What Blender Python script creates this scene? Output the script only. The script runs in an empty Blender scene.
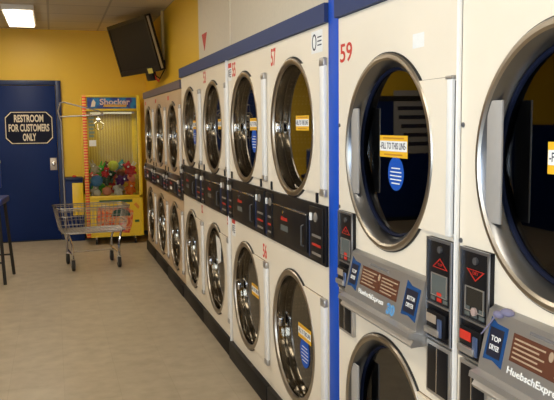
import bpy, bmesh, math, random
from mathutils import Matrix, Vector
random.seed(7)
PI = math.pi
COL = bpy.context.scene.collection
D = 1.056            # plane of the dryer fronts
WX = 1.62            # right wall plane (dryers are recessed into it)
FY = 9.95            # far wall
# ------------------------------------------------------------------ materials
MATS = {}
def mat(name, col, rough=0.5, metal=0.0, emit=None, es=0, spec=0.5, bump=0, bscale=40, coat=0):
    if name in MATS: return MATS[name]
    m = bpy.data.materials.new(name); m.use_nodes = True
    nt = m.node_tree; b = nt.nodes['Principled BSDF']
    b.inputs['Base Color'].default_value = (*col, 1)
    b.inputs['Roughness'].default_value = rough
    b.inputs['Metallic'].default_value = metal
    b.inputs['Specular IOR Level'].default_value = spec
    b.inputs['Coat Weight'].default_value = coat
    if emit:
        b.inputs['Emission Color'].default_value = (*emit, 1); b.inputs['Emission Strength'].default_value = es
    tc = nt.nodes.new('ShaderNodeTexCoord')
    nz = nt.nodes.new('ShaderNodeTexNoise'); nz.inputs['Scale'].default_value = bscale
    nz.inputs['Detail'].default_value = 4
    nt.links.new(tc.outputs['Object'], nz.inputs['Vector'])
    # faint tonal variation
    mx = nt.nodes.new('ShaderNodeMix'); mx.data_type = 'RGBA'
    mx.inputs[6].default_value = (*[c*0.93 for c in col], 1); mx.inputs[7].default_value = (*[min(1, c*1.05) for c in col], 1)
    nt.links.new(nz.outputs['Fac'], mx.inputs[0]); nt.links.new(mx.outputs[2], b.inputs['Base Color'])
    if bump:
        bp = nt.nodes.new('ShaderNodeBump'); bp.inputs['Strength'].default_value = bump; bp.inputs['Distance'].default_value = 0.003
        nt.links.new(nz.outputs['Fac'], bp.inputs['Height']); nt.links.new(bp.outputs['Normal'], b.inputs['Normal'])
    MATS[name] = m; return m

cream = mat('cream_enamel', (.86, .77, .63), .34, bscale=3)
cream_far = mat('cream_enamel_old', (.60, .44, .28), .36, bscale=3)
white = mat('white_paint', (.85, .84, .82), .3)
steel = mat('brushed_steel', (.42, .38, .33), .33, 1.0, bscale=8)
collar_m = mat('polished_collar', (.28, .24, .185), .14, 1.0, bscale=8)
collar_big = mat('satin_collar', (.19, .195, .21), .28, 1.0, bscale=8)
chrome = mat('chrome', (.75, .75, .77), .12, 1.0)
black = mat('black_plastic', (.006, .006, .008), .42, spec=.25)
blackm = mat('black_matte', (.012, .011, .011), .6)
kickm = mat('black_kick', (.007, .006, .006), .55, spec=.25)
gasket = mat('blue_gasket', (.003, .006, .022), .7, spec=.15)
bluestrip = mat('bright_blue_paint', (.003, .075, .52), .5, spec=.25)
trimm = mat('slate_blue_trim', (.025, .045, .14), .55, spec=.25)
yellow = mat('yellow_wall_paint', (.82, .51, .016), .45, bump=.12, bscale=120)
doorblue = mat('navy_door_paint', (.003, .020, .115), .45, bscale=2, spec=.25)
frameblue = mat('navy_frame_paint', (.006, .020, .085), .4)
red = mat('red_print', (.62, .03, .015), .5)
redlogo = mat('red_logo', (.50, .02, .012), .4)
lab_white = mat('label_white', (.88, .88, .86), .5)
lab_yellow = mat('label_yellow', (.85, .48, .02), .5)
lab_blue = mat('label_blue', (.005, .085, .48), .55, spec=.25)
lab_navy = mat('label_navy', (.01, .012, .03), .45)
inkm = mat('dark_ink', (.02, .02, .05), .6)
brown = mat('brown_panel', (.11, .035, .018), .45)
alu = mat('aluminium_grey', (.50, .48, .46), .36, .75, bscale=6)
alu_beige = mat('aluminium_beige', (.56, .47, .38), .36, .5, bscale=6)
bluepanel = mat('blue_decal', (.008, .06, .20), .5, spec=.3)
lightblue = mat('light_blue_print', (.12, .32, .60), .5)
plateshadow = mat('plate_shadow_tone', (.22, .15, .09), .7)  # shade of the gap around the hinge plates, as a dark colour
return_dull = mat('dull_lock', (.14, .14, .15), .4, .6)
printm = mat('tan_small_print', (.42, .30, .20), .6)
greylcd = mat('grey_display', (.10, .12, .12), .3)
darklcd = mat('dark_display', (.015, .016, .016), .15)
cabinet = mat('cabinet_grey', (.30, .27, .23), .5)
wiremat = mat('zinc_wire', (.42, .38, .34), .32, .85)
rubber = mat('black_rubber', (.02, .018, .017), .6)
clawyel = mat('yellow_cabinet_enamel', (.86, .60, .03), .35)
clawred = mat('red_enamel', (.72, .05, .02), .4)
cork = mat('cream_text', (.80, .70, .54), .6)
plaque = mat('plaque_black_blue', (.004, .006, .022), .55, spec=.2)
ceilm = mat('ceiling_tile', (.72, .68, .60), .9, bump=.3, bscale=150)
whitewall = mat('white_board', (.78, .68, .52), .6)

def floor_mat():
    m = bpy.data.materials.new('vinyl_floor_tile'); m.use_nodes = True; nt = m.node_tree; b = nt.nodes['Principled BSDF']
    tc = nt.nodes.new('ShaderNodeTexCoord')
    br = nt.nodes.new('ShaderNodeTexBrick'); br.offset = 0; br.squash = 1
    br.inputs['Scale'].default_value = 1; br.inputs['Brick Width'].default_value = .305; br.inputs['Row Height'].default_value = .305
    br.inputs['Mortar Size'].default_value = .002
    br.inputs['Color1'].default_value = (.49, .415, .305, 1); br.inputs['Color2'].default_value = (.465, .39, .285, 1)
    br.inputs['Mortar'].default_value = (.43, .36, .26, 1)
    nt.links.new(tc.outputs['Object'], br.inputs['Vector'])
    n = nt.nodes.new('ShaderNodeTexNoise'); n.inputs['Scale'].default_value = 9; n.inputs['Detail'].default_value = 8
    nt.links.new(tc.outputs['Object'], n.inputs['Vector'])
    n2 = nt.nodes.new('ShaderNodeTexNoise'); n2.inputs['Scale'].default_value = 1.3; n2.inputs['Detail'].default_value = 3
    nt.links.new(tc.outputs['Object'], n2.inputs['Vector'])
    mx = nt.nodes.new('ShaderNodeMix'); mx.data_type = 'RGBA'; mx.blend_type = 'MULTIPLY'; mx.inputs[0].default_value = 1
    rp = nt.nodes.new('ShaderNodeValToRGB'); rp.color_ramp.elements[0].position = .3; rp.color_ramp.elements[0].color = (.80, .79, .77, 1)
    rp.color_ramp.elements[1].position = .7; rp.color_ramp.elements[1].color = (1, 1, 1, 1)
    nt.links.new(n.outputs['Fac'], rp.inputs[0])
    nt.links.new(br.outputs['Color'], mx.inputs[6]); nt.links.new(rp.outputs[0], mx.inputs[7])
    nt.links.new(mx.outputs[2], b.inputs['Base Color'])
    mr = nt.nodes.new('ShaderNodeMapRange'); mr.inputs[3].default_value = .25; mr.inputs[4].default_value = .5
    nt.links.new(n2.outputs['Fac'], mr.inputs[0]); nt.links.new(mr.outputs[0], b.inputs['Roughness'])
    b.inputs['Specular IOR Level'].default_value = .4
    return m
floorm = floor_mat()

def ceil_mat():
    m = bpy.data.materials.new('ceiling_grid'); m.use_nodes = True; nt = m.node_tree; b = nt.nodes['Principled BSDF']
    tc = nt.nodes.new('ShaderNodeTexCoord')
    br = nt.nodes.new('ShaderNodeTexBrick'); br.offset = 0
    br.inputs['Scale'].default_value = 1; br.inputs['Brick Width'].default_value = .61; br.inputs['Row Height'].default_value = .61
    br.inputs['Mortar Size'].default_value = .012
    br.inputs['Color1'].default_value = (.62, .57, .48, 1); br.inputs['Color2'].default_value = (.58, .53, .45, 1)
    br.inputs['Mortar'].default_value = (.40, .37, .32, 1)
    nt.links.new(tc.outputs['Object'], br.inputs['Vector']); nt.links.new(br.outputs['Color'], b.inputs['Base Color'])
    b.inputs['Roughness'].default_value = .9
    return m

def glass_mat(name, tint, refl=1.0, ior=1.5, rough=0.02):
    m = bpy.data.materials.new(name); m.use_nodes = True; nt = m.node_tree
    for n in list(nt.nodes): nt.nodes.remove(n)
    o = nt.nodes.new('ShaderNodeOutputMaterial'); mx = nt.nodes.new('ShaderNodeMixShader')
    t = nt.nodes.new('ShaderNodeBsdfTransparent'); t.inputs[0].default_value = (*tint, 1)
    g = nt.nodes.new('ShaderNodeBsdfGlossy'); g.inputs['Roughness'].default_value = rough; g.inputs[0].default_value = (1, 1, 1, 1)
    f = nt.nodes.new('ShaderNodeFresnel'); f.inputs[0].default_value = ior
    mu = nt.nodes.new('ShaderNodeMath'); mu.operation = 'MULTIPLY'; mu.inputs[1].default_value = refl; mu.use_clamp = True
    nt.links.new(f.outputs[0], mu.inputs[0]); nt.links.new(mu.outputs[0], mx.inputs[0])
    nt.links.new(t.outputs[0], mx.inputs[1]); nt.links.new(g.outputs[0], mx.inputs[2]); nt.links.new(mx.outputs[0], o.inputs[0])
    return m
doorglass = glass_mat('dryer_door_glass', (.10, .13, .24), 1.15, 1.5)
clawglass = glass_mat('clear_glass', (.93, .95, .92), 1.0, 1.35)
winglass = glass_mat('window_glass', (.92, .95, .97), 1.0, 1.4)

def drum_mat():
    m = bpy.data.materials.new('perforated_drum'); m.use_nodes = True; nt = m.node_tree; b = nt.nodes['Principled BSDF']
    tc = nt.nodes.new('ShaderNodeTexCoord'); vo = nt.nodes.new('ShaderNodeTexVoronoi')
    vo.inputs['Scale'].default_value = 52; vo.inputs['Randomness'].default_value = 0
    nt.links.new(tc.outputs['Object'], vo.inputs['Vector'])
    rp = nt.nodes.new('ShaderNodeValToRGB'); rp.color_ramp.elements[0].position = .30; rp.color_ramp.elements[0].color = (.22, .19, .16, 1)
    rp.color_ramp.elements[1].position = .36; rp.color_ramp.elements[1].color = (.010, .013, .030, 1)
    nt.links.new(vo.outputs['Distance'], rp.inputs[0]); nt.links.new(rp.outputs[0], b.inputs['Base Color'])
    b.inputs['Metallic'].default_value = .6; b.inputs['Roughness'].default_value = .4
    return m
drumm = drum_mat()

def stripe_mat(name, c1, c2, scale):
    m = bpy.data.materials.new(name); m.use_nodes = True; nt = m.node_tree; b = nt.nodes['Principled BSDF']
    tc = nt.nodes.new('ShaderNodeTexCoord'); w = nt.nodes.new('ShaderNodeTexWave'); w.wave_type = 'BANDS'; w.bands_direction = 'Z'
    w.inputs['Scale'].default_value = scale; w.inputs['Distortion'].default_value = 0
    rp = nt.nodes.new('ShaderNodeValToRGB'); rp.color_ramp.interpolation = 'CONSTANT'
    rp.color_ramp.elements[0].color = (*c1, 1); rp.color_ramp.elements[1].position = .5; rp.color_ramp.elements[1].color = (*c2, 1)
    nt.links.new(tc.outputs['Object'], w.inputs['Vector']); nt.links.new(w.outputs['Fac'], rp.inputs[0])
    nt.links.new(rp.outputs[0], b.inputs['Base Color']); b.inputs['Roughness'].default_value = .4
    return m
chaser = stripe_mat('red_yellow_chaser', (.80, .04, .02), (.90, .50, .10), 9)

def noise_col(name, stops, scale, rough=.4, dist=0, detail=2, coord='Object'):
    m = bpy.data.materials.new(name); m.use_nodes = True; nt = m.node_tree; b = nt.nodes['Principled BSDF']
    tc = nt.nodes.new('ShaderNodeTexCoord'); n = nt.nodes.new('ShaderNodeTexNoise'); n.inputs['Scale'].default_value = scale
    n.inputs['Distortion'].default_value = dist; n.inputs['Detail'].default_value = detail
    rp = nt.nodes.new('ShaderNodeValToRGB'); cr = rp.color_ramp
    cr.elements[0].position = stops[0][0]; cr.elements[0].color = (*stops[0][1], 1)
    cr.elements[1].position = stops[-1][0]; cr.elements[1].color = (*stops[-1][1], 1)
    for p, c in stops[1:-1]:
        e = cr.elements.new(p); e.color = (*c, 1)
    nt.links.new(tc.outputs[coord], n.inputs['Vector']); nt.links.new(n.outputs['Fac'], rp.inputs[0])
    nt.links.new(rp.outputs[0], b.inputs['Base Color']); b.inputs['Roughness'].default_value = rough
    return m
marquee_m = noise_col('marquee_blue_art', [(.3, (.02, .01, .12)), (.45, (.01, .06, .30)), (.58, (.01, .22, .45)), (.7, (.05, .02, .20))], 7, .3)
burst_m = noise_col('red_orange_art', [(.35, (.60, .04, .03)), (.5, (.80, .22, .04)), (.6, (.70, .45, .25)), (.7, (.55, .05, .08))], 14, .4, 1)
def backcurtain():
    m = bpy.data.materials.new('gold_ripple_backing'); m.use_nodes = True; nt = m.node_tree; b = nt.nodes['Principled BSDF']
    tc = nt.nodes.new('ShaderNodeTexCoord'); w = nt.nodes.new('ShaderNodeTexWave'); w.bands_direction = 'X'
    w.inputs['Scale'].default_value = 9; w.inputs['Distortion'].default_value = 2.5; w.inputs['Detail Scale'].default_value = .6
    rp = nt.nodes.new('ShaderNodeValToRGB'); rp.color_ramp.elements[0].color = (.36, .24, .03, 1); rp.color_ramp.elements[1].color = (.55, .40, .07, 1)
    nt.links.new(tc.outputs['Object'], w.inputs['Vector']); nt.links.new(w.outputs['Fac'], rp.inputs[0]); nt.links.new(rp.outputs[0], b.inputs['Base Color'])
    b.inputs['Roughness'].default_value = .35
    return m
goldback = backcurtain()

# ------------------------------------------------------------------ geometry helpers
# facade frames: (u, v, d) = right, up, out of the surface
FW = Matrix(((0, 0, -1, 0), (-1, 0, 0, 0), (0, 1, 0, 0), (0, 0, 0, 1)))    # surface that faces -X
FF = Matrix(((1, 0, 0, 0), (0, 0, -1, 0), (0, 1, 0, 0), (0, 0, 0, 1)))     # surface that faces -Y
I4 = Matrix.Identity(4)
class MB:
    def __init__(s, M=I4): s.b = bmesh.new(); s.M = M
    def v(s, p): return s.b.verts.new(s.M @ Vector(p))
    def box(s, a, c, bev=0):
        x0, y0, z0 = a; x1, y1, z1 = c
        t = bmesh.new(); r = bmesh.ops.create_cube(t, size=1)
        for q in t.verts: q.co = Vector(((x0+x1)/2+q.co.x*(x1-x0), (y0+y1)/2+q.co.y*(y1-y0), (z0+z1)/2+q.co.z*(z1-z0)))
        if bev: bmesh.ops.bevel(t, geom=t.edges[:], offset=bev, segments=2, affect='EDGES', profile=.5)
        return s.add(t)
    def add(s, t, L=None):
        mp = {}
        for q in t.verts: mp[q] = s.b.verts.new(s.M @ ((L @ q.co) if L else q.co))
        for f in t.faces:
            try: s.b.faces.new([mp[q] for q in f.verts])
            except ValueError: pass
        t.free(); return s
    def prism(s, pts, d0, d1):
        n = len(pts); A = [s.v((u, v, d0)) for u, v in pts]; B = [s.v((u, v, d1)) for u, v in pts]
        s.b.faces.new(B); s.b.faces.new(A[::-1])
        for i in range(n): s.b.faces.new((A[i], A[(i+1) % n], B[(i+1) % n], B[i]))
        return s
    def ringplate(s, rect, holes, d0, d1, seg=64):
        # rect panel (u0,v0,u1,v1) with circular holes stacked in v; each hole gets its own band
        u0, v0, u1, v1 = rect
        hs = sorted(holes, key=lambda h: h[1]); cuts = [v0] + [(hs[i][1]+hs[i+1][1])/2 for i in range(len(hs)-1)] + [v1]
        for k, (cu, cv, r) in enumerate(hs):
            lo, hi = cuts[k], cuts[k+1]
            inner, outer = [], []
            for i in range(seg):
                a = 2*PI*i/seg + PI/seg; c, sn = math.cos(a), math.sin(a)
                inner.append((cu+r*c, cv+r*sn))
                ts = []
                if c > 1e-9: ts.append((u1-cu)/c)
                if c < -1e-9: ts.append((u0-cu)/c)
                if sn > 1e-9: ts.append((hi-cv)/sn)
                if sn < -1e-9: ts.append((lo-cv)/sn)
                t = min(ts); outer.append([cu+t*c, cv+t*sn])
            for cx, cy in ((u0, lo), (u1, lo), (u1, hi), (u0, hi)):
                j = min(range(seg), key=lambda i: (outer[i][0]-cx)**2+(outer[i][1]-cy)**2); outer[j] = [cx, cy]
            for d, fl in ((d1, False), (d0, True)):
                Iv = [s.v((*p, d)) for p in inner]; Ov = [s.v((*p, d)) for p in outer]
                for i in range(seg):
                    j = (i+1) % seg; q = (Iv[i], Ov[i], Ov[j], Iv[j]); s.b.faces.new(q[::-1] if fl else q)
        return s
    def lathe(s, prof, cu, cv, seg=64, cap0=False, cap1=False):
        rings = []
        for r, d in prof: rings.append([s.v((cu+r*math.cos(2*PI*i/seg), cv+r*math.sin(2*PI*i/seg), d)) for i in range(seg)])
        for a, b in zip(rings, rings[1:]):
            for i in range(seg): s.b.faces.new((a[i], a[(i+1) % seg], b[(i+1) % seg], b[i]))
        if cap0: s.b.faces.new(rings[0][::-1])
        if cap1: s.b.faces.new(rings[-1])
        return s
    def ell(s, c, r, seg=16, rings=10, rot=None):
        t = bmesh.new(); bmesh.ops.create_uvsphere(t, u_segments=seg, v_segments=rings, radius=1)
        L = Matrix.Translation(c) @ (rot.to_4x4() if rot else I4) @ Matrix.Diagonal((*r, 1))
        return s.add(t, L)
    def tube(s, pts, r, seg=8, closed=False):
        P = [Vector(p) for p in pts]; n = len(P); rings = []; up = None
        for i in range(n):
            if closed: t = (P[(i+1) % n]-P[i-1])
            else: t = P[min(i+1, n-1)]-P[max(i-1, 0)]
            t.normalize()
            if up is None: up = t.orthogonal().normalized()
            up = (up - t*up.dot(t)); up = up.normalized() if up.length > 1e-6 else t.orthogonal().normalized()
            w = t.cross(up)
            rings.append([s.v(P[i] + (up*math.cos(2*PI*k/seg)+w*math.sin(2*PI*k/seg))*r) for k in range(seg)])
        for i in range(n if closed else n-1):
            a, b = rings[i], rings[(i+1) % n]
            for k in range(seg): s.b.faces.new((a[k], a[(k+1) % seg], b[(k+1) % seg], b[k]))
        if not closed: s.b.faces.new(rings[0][::-1]); s.b.faces.new(rings[-1])
        return s
    def text(s, txt, cu, cv, d, w, h, bold=0.0, th=.0006):
        cd = bpy.data.curves.new('t', 'FONT'); cd.body = txt; cd.align_x = 'CENTER'; cd.align_y = 'CENTER'; cd.offset = bold
        cd.resolution_u = 3
        o = bpy.data.objects.new('t', cd); COL.objects.link(o); bpy.context.view_layer.update()
        me = bpy.data.meshes.new_from_object(o.evaluated_get(bpy.context.evaluated_depsgraph_get()))
        bpy.data.objects.remove(o); bpy.data.curves.remove(cd)
        xs = [q.co.x for q in me.vertices]; ys = [q.co.y for q in me.vertices]
        x0, x1, y0, y1 = min(xs), max(xs), min(ys), max(ys)
        t = bmesh.new(); t.from_mesh(me); bpy.data.meshes.remove(me)
        for q in t.verts:
            q.co = Vector((cu+((q.co.x-x0)/(x1-x0)-.5)*w, cv+((q.co.y-y0)/(y1-y0)-.5)*h, d))
        bmesh.ops.recalc_face_normals(t, faces=t.faces[:])
        ex = bmesh.ops.extrude_face_region(t, geom=t.faces[:])
        for g in ex['geom']:
            if isinstance(g, bmesh.types.BMVert): g.co.z += th
        return s.add(t)
    def build(s, name, m, parent=None, smooth=35, loc=None):
        bmesh.ops.recalc_face_normals(s.b, faces=s.b.faces[:])
        me = bpy.data.meshes.new(name); 
        if loc is not None:
            for q in s.b.verts: q.co -= Vector(loc)
        s.b.to_mesh(me); s.b.free()
        me.materials.append(m)
        if smooth:
            for p in me.polygons: p.use_smooth = True
            me.set_sharp_from_angle(angle=math.radians(smooth))
        o = bpy.data.objects.new(name, me); COL.objects.link(o)
        if parent: o.parent = parent
        if loc is not None: o.location = loc
        return o
def tag(o, label=None, cat=None, group=None, kind=None):
    if label: o['label'] = label
    if cat: o['category'] = cat
    if group: o['group'] = group
    if kind: o['kind'] = kind
    return o
def empty(name, loc, rz=0, label=None, cat=None, group=None, kind=None):
    o = bpy.data.objects.new(name, None); COL.objects.link(o); o.location = loc; o.rotation_euler = (0, 0, rz)
    o.empty_display_size = .1
    return tag(o, label, cat, group, kind)
def struct(name, mb, m, smooth=35):
    return tag(mb.build(name, m, None, smooth), kind='structure')
def arc(cu, cv, r, a0, a1, n):
    return [(cu+r*math.cos(a0+(a1-a0)*i/n), cv+r*math.sin(a0+(a1-a0)*i/n)) for i in range(n+1)]

# ------------------------------------------------------------------ room
H = 2.75; LX = -4.3; BY = -3.2
struct('floor', MB().box((LX-.1, BY-.1, -.1), (WX+.1, FY+.1, 0)), floorm)
struct('ceiling', MB().box((LX-.1, BY-.1, H), (WX+.1, FY+.1, H+.1)), ceil_mat())
UX = 1.22            # face of the wall above and past the recessed dryers
wr = MB(); wr.box((WX, .70, 0), (WX+.1, 8.80, 1.99)); wr.box((UX, 8.80, 0), (WX+.1, FY, H)); wr.box((UX, 6.145, 1.99), (WX+.1, 8.80, H)); wr.box((UX, BY, 0), (WX+.1, .70, H))
struct('wall_right', wr, yellow)
struct('wall_bulkhead', MB().box((UX, .70, 1.99), (WX+.1, 6.145, H)), whitewall)
struct('wall_filler', MB().box((UX-.03, 6.159, 1.892), (WX, 8.785, 1.989)).box((D+.02, .70, 0), (WX, .852, 1.989)), yellow)
struct('wall_far', MB().box((LX-.1, FY, 0), (WX, FY+.1, H)), yellow)
wl = MB(); sw = (-2.6, 1.6, .95, 2.5)  # left-wall opening added for daylight on the near dryers
wl.box((LX-.1, BY, 0), (LX, FY, sw[2])).box((LX-.1, BY, sw[3]), (LX, FY, H)).box((LX-.1, BY, sw[2]), (LX, sw[0], sw[3])).box((LX-.1, sw[1], sw[2]), (LX, FY, sw[3]))
struct('wall_left', wl, yellow)
f = MB(); w = .05; ym = (sw[0]+sw[1])/2
f.box((LX-.08, sw[0], sw[2]), (LX-.02, sw[1], sw[2]+w)).box((LX-.08, sw[0], sw[3]-w), (LX-.02, sw[1], sw[3]))
for q in (sw[0], ym-w/2, sw[1]-w): f.box((LX-.08, q, sw[2]+w), (LX-.02, q+w, sw[3]-w))
fr = struct('window_9', f, blackm)  # unseen window, added to brighten the near dryers
for a_, b_ in ((sw[0]+w, ym-w/2), (ym+w/2, sw[1]-w)): MB().box((LX-.055, a_, sw[2]+w), (LX-.045, b_, sw[3]-w)).build('window_pane', winglass, fr)  # panes of the added left-wall window
# wall behind the camera with the shop windows
wb = MB()
wb.box((LX, BY-.1, 0), (WX, BY, .45)); wb.box((LX, BY-.1, 2.35), (WX, BY, H))
wins = [(-2.2, -.7)]
xs = [LX] + [q for w in wins for q in w] + [WX]
for i in range(0, len(xs), 2): wb.box((xs[i], BY-.1, .45), (xs[i+1], BY, 2.35))
struct('wall_back', wb, yellow)
for i, (a, b) in enumerate(wins):
    f = MB(); w = .045
    f.box((a, BY-.08, .45), (b, BY-.02, .45+w)); f.box((a, BY-.08, 2.35-w), (b, BY-.02, 2.35))
    f.box((a, BY-.08, .45), (a+w, BY-.02, 2.35)); f.box((b-w, BY-.08, .45), (b, BY-.02, 2.35))
    fr = struct('window_%d' % (i+1), f, blackm)
    MB().box((a+w, BY-.055, .45+w), (b-w, BY-.045, 2.35-w)).build('window_pane', winglass, fr)
struct('baseboard_far', MB().box((LX, FY-.012, 0), (WX, FY, .06)), blackm)
# blue lower panelling on the left half of the far wall (seen mirrored in the dryer doors)
struct('trim_1', MB().box((LX, FY-.03, .06), (-1.75, FY-.002, 1.82)), doorblue)
struct('trim_2', MB().box((LX, FY-.045, 1.82), (-1.75, FY-.002, 1.90)), blackm)
struct('trim_3', MB().box((LX+.002, 1.8, .0), (LX+.03, FY-.05, 1.45)), doorblue)

# restroom door
dr = struct('door_1', MB(FF).box((-.80, .012, -FY+.004), (.045, 2.03, -FY+.035), .003), doorblue)
fm = MB(FF)
fm.box((-.87, 0, -FY+.002), (-.805, 2.095, -FY+.055), .004); fm.box((.05, 0, -FY+.002), (.115, 2.095, -FY+.055), .004)
fm.box((-.87, 2.035, -FY+.002), (.115, 2.095, -FY+.0549), .004)
fm.build('door_frame', frameblue, dr)
MB(FF).box((-.80, 0, -FY+.003), (.045, .011, -FY+.05)).build('threshold', blackm, dr)
lk = MB(FF).box((-.055, .93, -FY+.033), (.03, 1.09, -FY+.040), .002).build('lock_plate', alu_beige, dr)
MB(FF).lathe([(.028, -FY+.038), (.028, -FY+.055), (.018, -FY+.06)], -.012, 1.01, 24, False, True).build('lock_cylinder', chrome, lk)
MB(FF).tube([(-.77, .98, -FY+.035), (-.77, .98, -FY+.06), (-.72, 1.02, -FY+.07), (-.66, 1.05, -FY+.07)], .008).build('pull_handle', chrome, dr)

# restroom sign: plaque with clipped corners
sg = empty('restroom_sign', (-.296, FY-.036, 1.487), 0, 'black eight-sided plaque reading RESTROOM FOR CUSTOMERS ONLY on the navy door', 'sign')
def clipped(w, h, c): return [(-w+c, -h), (w-c, -h), (w, -h+c), (w, h-c), (w-c, h), (-w+c, h), (-w, h-c), (-w, -h+c)]
MB(FF).prism(clipped(.298, .213, .075), 0, .006).build('plaque', plaque, sg)
t = MB(FF); o_, i_ = clipped(.290, .205, .072), clipped(.280, .195, .069)
for i in range(8):
    j = (i+1) % 8
    t.prism([i_[i], o_[i], o_[j], i_[j]], .006, .0075)
t.build('border', cork, sg, 0)
t = MB(FF).text('RESTROOM', 0, .120, .006, .36, .098, .035); t.build('lettering', cork, sg, 0)
t = MB(FF).text('FOR CUSTOMERS', 0, .0, .006, .50, .098, .035); t.build('lettering', cork, sg, 0)
t = MB(FF).text('ONLY', 0, -.122, .006, .165, .098, .035); t.build('lettering', cork, sg, 0)

# ------------------------------------------------------------------ dryers
# every dryer is a stack of two pockets; local frame: base centre of the front, u right, v up, d out
def screen_label(parent, u, v, d, w=.17, h=.068, M=FW, oval=None):
    l = MB(M).box((u-w/2, v-h/2, d), (u+w/2, v+h/2, d+.001)).build('fill_line_sticker', lab_yellow, parent, 0)
    l['label'] = 'yellow and white FILL TO THIS LINE sticker'
    MB(M).box((u-w/2+.002, v-h*.22, d+.001), (u+w/2-.002, v+h*.25, d+.0018)).build('white_band', lab_white, l, 0)
    MB(M).text('-FILL TO THIS LINE-', u, v+.002, d+.0018, w*.93, h*.30, .012, .0004).build('lettering', inkm, l, 0)
    b = MB(M)
    b.box((u-w*.38, v+h*.34, d+.001), (u+w*.38, v+h*.41, d+.0015)); b.box((u-w*.33, v-h*.41, d+.001), (u+w*.33, v-h*.34, d+.0015))
    b.build('small_print', mat('ochre_print', (.55, .25, .02), .5), l, 0)
    if oval:
        ou, ov, ow, oh = oval
        q = MB(M).prism([(ou+ow/2*math.cos(a*PI/16), ov+oh/2*math.sin(a*PI/16)) for a in range(32)], d-.0002, d+.0008).build('oval_sticker', lab_blue, parent, 0)
        q['label'] = 'blue oval sticker'
        b = MB(M)
        for k in range(5): 
            ww = ow*(.28, .36, .36, .36, .26)[k]; b.box((ou-ww, ov+oh*(.16-.11*k)-.003, d+.0008), (ou+ww, ov+oh*(.16-.11*k)+.001, d+.0012))
        b.build('print_lines', lab_white, q, 0)

def door_A(root, cu, cv, R, lab=None, oval=None, hinge=True, rim_m=steel, plate_m=cream, paper=False, depth=.030):
    f = .024
    rg = MB(FW).lathe([(R-.004, 0.0125), (R-.004, f-.006), (R-.010, f), (R-.022, f+.002), (R-.033, f-.003), (R-.036, f-.012)], cu, cv, 72)
    door = rg.build('door', rim_m, root)
    MB(FW).lathe([(R, .0125), (R, f-.008), (R-.006, f-.004)], cu, cv, 72).build('door_edge', blackm, door)
    MB(FW).lathe([(R-.035, f-.010), (R-.037, 0), (R-.038, -depth)], cu, cv, 72).build('collar', collar_m, door)
    gr = R-.038; bulge = .008
    g = MB(FW); n = 8
    prof = [(gr*math.cos(PI/2*i/n) if i < n else .0005, -depth + bulge*math.sin(PI/2*i/n)) for i in range(n+1)]
    g.lathe(prof, cu, cv, 72, False, True).build('glass', doorglass, door)
    MB(FW).box((cu-R+.04, cv-.022, -.012), (cu-R+.075, cv+.022, .006), .003).build('latch', chrome, door)
    if lab:
        d = -depth+bulge+.0008
        screen_label(door, lab[0], lab[1], d, lab[2] if len(lab) > 2 else .17, .068, FW, oval)
    if paper:
        b = MB(FW).prism([(cu-.12, cv+.22), (cu+.04, cv+.20), (cu+.03, cv+.05), (cu-.06, cv+.02), (cu-.08, cv+.08)], -depth+.014, -depth+.016)
        q = b.build('notice_paper', lab_white, door, 0); q['label'] = 'torn white paper stuck on the glass'
    if hinge:
        top, bot = cv+.275, cv-.268; a0 = math.asin(.275/(R-.003)); a1 = -math.asin(.268/(R-.003))
        e = .400
        pts = arc(cu, cv, R-.001, a1, a0, 20) + [(cu+e, top), (cu+e, bot)]
        se = arc(cu, cv, R-.001, a1-.010, a0+.010, 20) + [(cu+e, top+.003), (cu+e, bot-.003)]
        MB(FW).prism(se[::-1], .0123, .0150).build('plate_shadow_line', plateshadow, door, 0)  # slightly larger dark under-plate draws the shadow line at the plate edge
        hp = MB(FW).prism(pts[::-1], .0125, f+.001).build('hinge_plate', plate_m, door, 20)
        hr = MB(FW).box((cu+e, bot-.005, .0125), (cu+e+.052, top+.002, .030), .006).build('hinge_post', white, door)
        for a, b_ in ((top-.030, top+.006), (bot-.012, bot+.022)):
            MB(FW).box((cu+e-.001, a, .0122), (cu+e+.053, b_, .032), .006).build('hinge_cap', alu, hr)
    MB(FW).lathe([(R-.02, -depth-.012), (R-.02, -.36)], cu, cv, 64, False, True).build('drum', drumm, root)
    return door

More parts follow.
